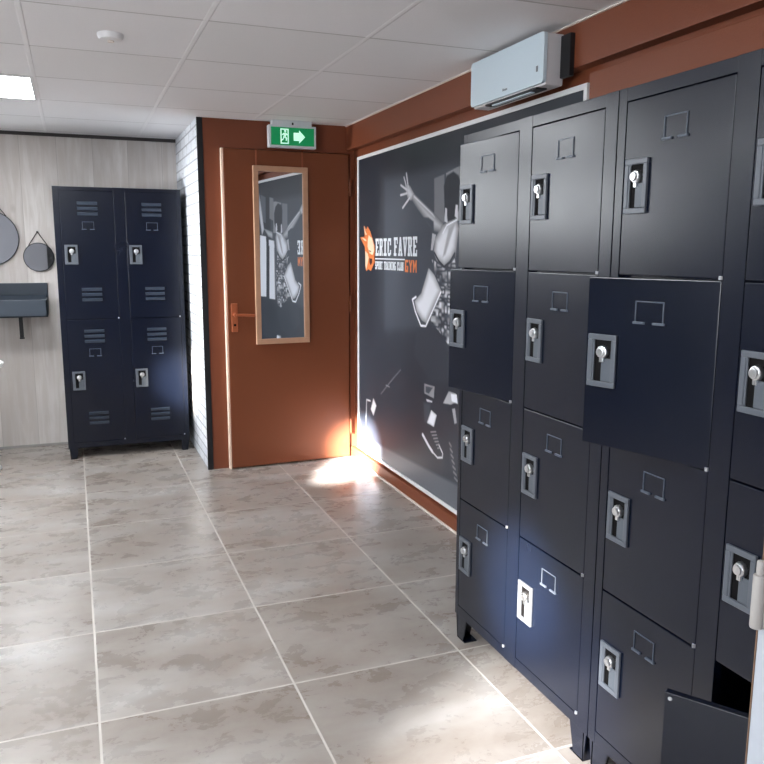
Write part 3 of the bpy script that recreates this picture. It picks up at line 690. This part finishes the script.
sk = thing('wash_basin', 'charcoal wall-hung trough basin below the round mirrors', 'sink', (-.85, YB, .94))
def kw(o): o.location = -sk.location; return o
bx0, bx1, by0, by1, bz0, bz1 = -1.55, -.172, 5.74, YB-.001, .952, 1.068
bs = MB(); t = .012
bs.box(bx0, bx1, by1-.018, by1, bz0, 1.170, .003)
bs.box(bx0, bx1, by0, by0+t, bz0, bz1, .003); bs.box(bx0, bx0+t, by0, by1, bz0, bz1, .003); bs.box(bx1-t, bx1, by0, by1, bz0, bz1, .003)
bs.box(bx0, bx1, by0, by1, bz0, bz0+t, .003)
bs.prism([(by1-.02, bz1+.02), (by1-.02, bz0+.01), (by0+.02, bz0+.01)], 'x', bx0+t, bx1-t)
kw(bs.build('basin_body', M['charcoal'], sk))
pp = MB(); pp.box(-.365, -.340, 5.93, 5.955, .80, bz0+.002, .003); pp.cyl((-.352, 5.942, .80), (-.352, 5.942, .79), .016, seg=18)
kw(pp.build('drain_pipe', M['black'], sk))

stl = thing('stool', 'white round seat on a chrome column at the left edge', 'stool', (-.69, 5.47, 0))
MB().lathe([(.02, .0), (.190, .0), (.192, .010), (.175, .022), (.05, .032), (.03, .06)], (0, 0, 0)).build('base', M['chrome'], stl, smooth=True)
MB().cyl((0, 0, .03), (0, 0, .63), .025, seg=24).build('column', M['chrome'], stl, smooth=True)
MB().lathe([(.12, .625), (.20, .640), (.245, .670), (.250, .690), (.235, .700), (.02, .694)], (0, 0, 0)).build('seat', M['seat'], stl, smooth=True)

sd = thing('smoke_detector', 'small white round smoke detector on the ceiling', 'smoke detector', (.180, 3.24, HC))
MB().lathe([(.047, 0), (.047, -.010), (.040, -.020), (.015, -.024)], (0, 0, 0)).build('detector_body', M['white'], sd, smooth=True)
MB().cyl((.0, 0, -.023), (.0, 0, -.029), .012, seg=18).build('sensor_head', M['caulk'], sd)

def led(x0, y0, label):
    o = thing('ceiling_light', label, 'ceiling light', (x0+.3, y0+.3, HC), 'recessed square ceiling lights')
    MB().frame(-.297, .297, -.297, .297, .016, 'z', -.006, 0, .001).build('light_frame', M['white'], o)
    MB().box(-.283, .283, -.283, .283, -.004, -.0005).build('diffuser', M['led'], o)
led(CX-.6, CY+1.2, 'bright square ceiling light at the left edge of photo')
for (i, j) in ((-1, -2), (-4, 2), (-4, -2)):  # unseen panels added to give the room more light
    led(CX+.6*i, CY+.6*j, 'square ceiling light out of view of the photo')

# white door edge close to the camera
d2 = bpy.data.objects.new('door_2', None); COL.objects.link(d2); d2.location = (.811, .68, 0)
struct(d2, 'white door leaf with worn edge and beige hinge close by at lower right', 'door')
MB().box(.0, .40, 0, .0387, .004, 2.02, .003).build('door_leaf', M['doorwhite'], d2)
MB().box(-.0008, .40, .0383, .040, .004, 2.02, .0005).build('worn_edge', M['wornwood'], d2)
hg = MB(); hg.cyl((-.006, .036, .912), (-.006, .036, .985), .0085, seg=18, bev=.002); hg.cyl((-.006, .036, .985), (-.006, .036, 1.004), .0055, seg=14, bev=.002)
hg.box(-.004, .0, .0, .036, .915, .982, .001)
hg.build('hinge', M['beige'], d2, smooth=True)

# ------------------------------------------------------------------ light
def spot(name, loc, to, watt, size, blend, col=(1, 1, 1), rad=.05):
    l = bpy.data.lights.new(name, 'SPOT'); l.energy = watt; l.spot_size = R(size); l.spot_blend = blend; l.color = col; l.shadow_soft_size = rad
    o = bpy.data.objects.new(name, l); COL.objects.link(o); o.location = loc
    o.rotation_euler = (Vector(to)-Vector(loc)).to_track_quat('-Z', 'Y').to_euler(); return o
spot('sunbeam_corner', (-2.45, .9, 1.9), (1.745, 4.80, .06), 46000, 5.5, 1.0, rad=.02)  # added spot lamp, makes the blaze in the far right corner
spot('sunbeam_lockers', (-2.45, .45, 1.8), (1.16, 1.80, .12), 3000, 12, 1.0)  # added spot lamp, brightens the floor at the foot of the lockers
spot('sunbeam_latch', (-2.45, .3, 1.7), (1.238, 2.00, .36), 9500, 7, 1.0, (1, .88, .72))  # added spot lamp for the glow on the bottom locker row
spot('sunbeam_far_locker', (-2.45, .9, 1.9), (.70, 5.53, .50), 15000, 5, 1.0, (1, .88, .72))  # added spot lamp for the bright streak on the far locker
spot('daylight_brick', (-2.5, 5.0, 1.5), (.745, 5.3, 1.15), 520, 44, 1.0)  # added spot lamp without a window behind it, brightens the white brick
wd = bpy.data.worlds.new('World'); SC.world = wd; wd.use_nodes = True
wd.node_tree.nodes['Background'].inputs[0].default_value = (.75, .85, 1, 1)
wd.node_tree.nodes['Background'].inputs[1].default_value = .3

# ------------------------------------------------------------------ camera
f_px, pitch, yaw, roll, hcam = 785.55, .1652, .3722, .0029, 1.3959
cy, sy = math.cos(yaw), math.sin(yaw)
fw = Vector((sy*math.cos(pitch), cy*math.cos(pitch), -math.sin(pitch)))
r0 = Vector((cy, -sy, 0)); u0 = r0.cross(fw)
rr = r0*math.cos(roll)+u0*math.sin(roll); uu = rr.cross(fw)
cam = bpy.data.cameras.new('camera'); cam.sensor_width = 36; cam.lens = 36*f_px/764; cam.clip_start = .01
co = bpy.data.objects.new('camera', cam); COL.objects.link(co)
co.matrix_world = Matrix(((rr.x, uu.x, -fw.x, 0), (rr.y, uu.y, -fw.y, 0), (rr.z, uu.z, -fw.z, hcam), (0, 0, 0, 1)))
SC.camera = co
vs = SC.view_settings
SC.display_settings.display_device = 'sRGB'
vs.view_transform = 'Standard'; vs.look = 'None'; vs.gamma = 1.0; vs.use_curve_mapping = False
vs.exposure = 0.3
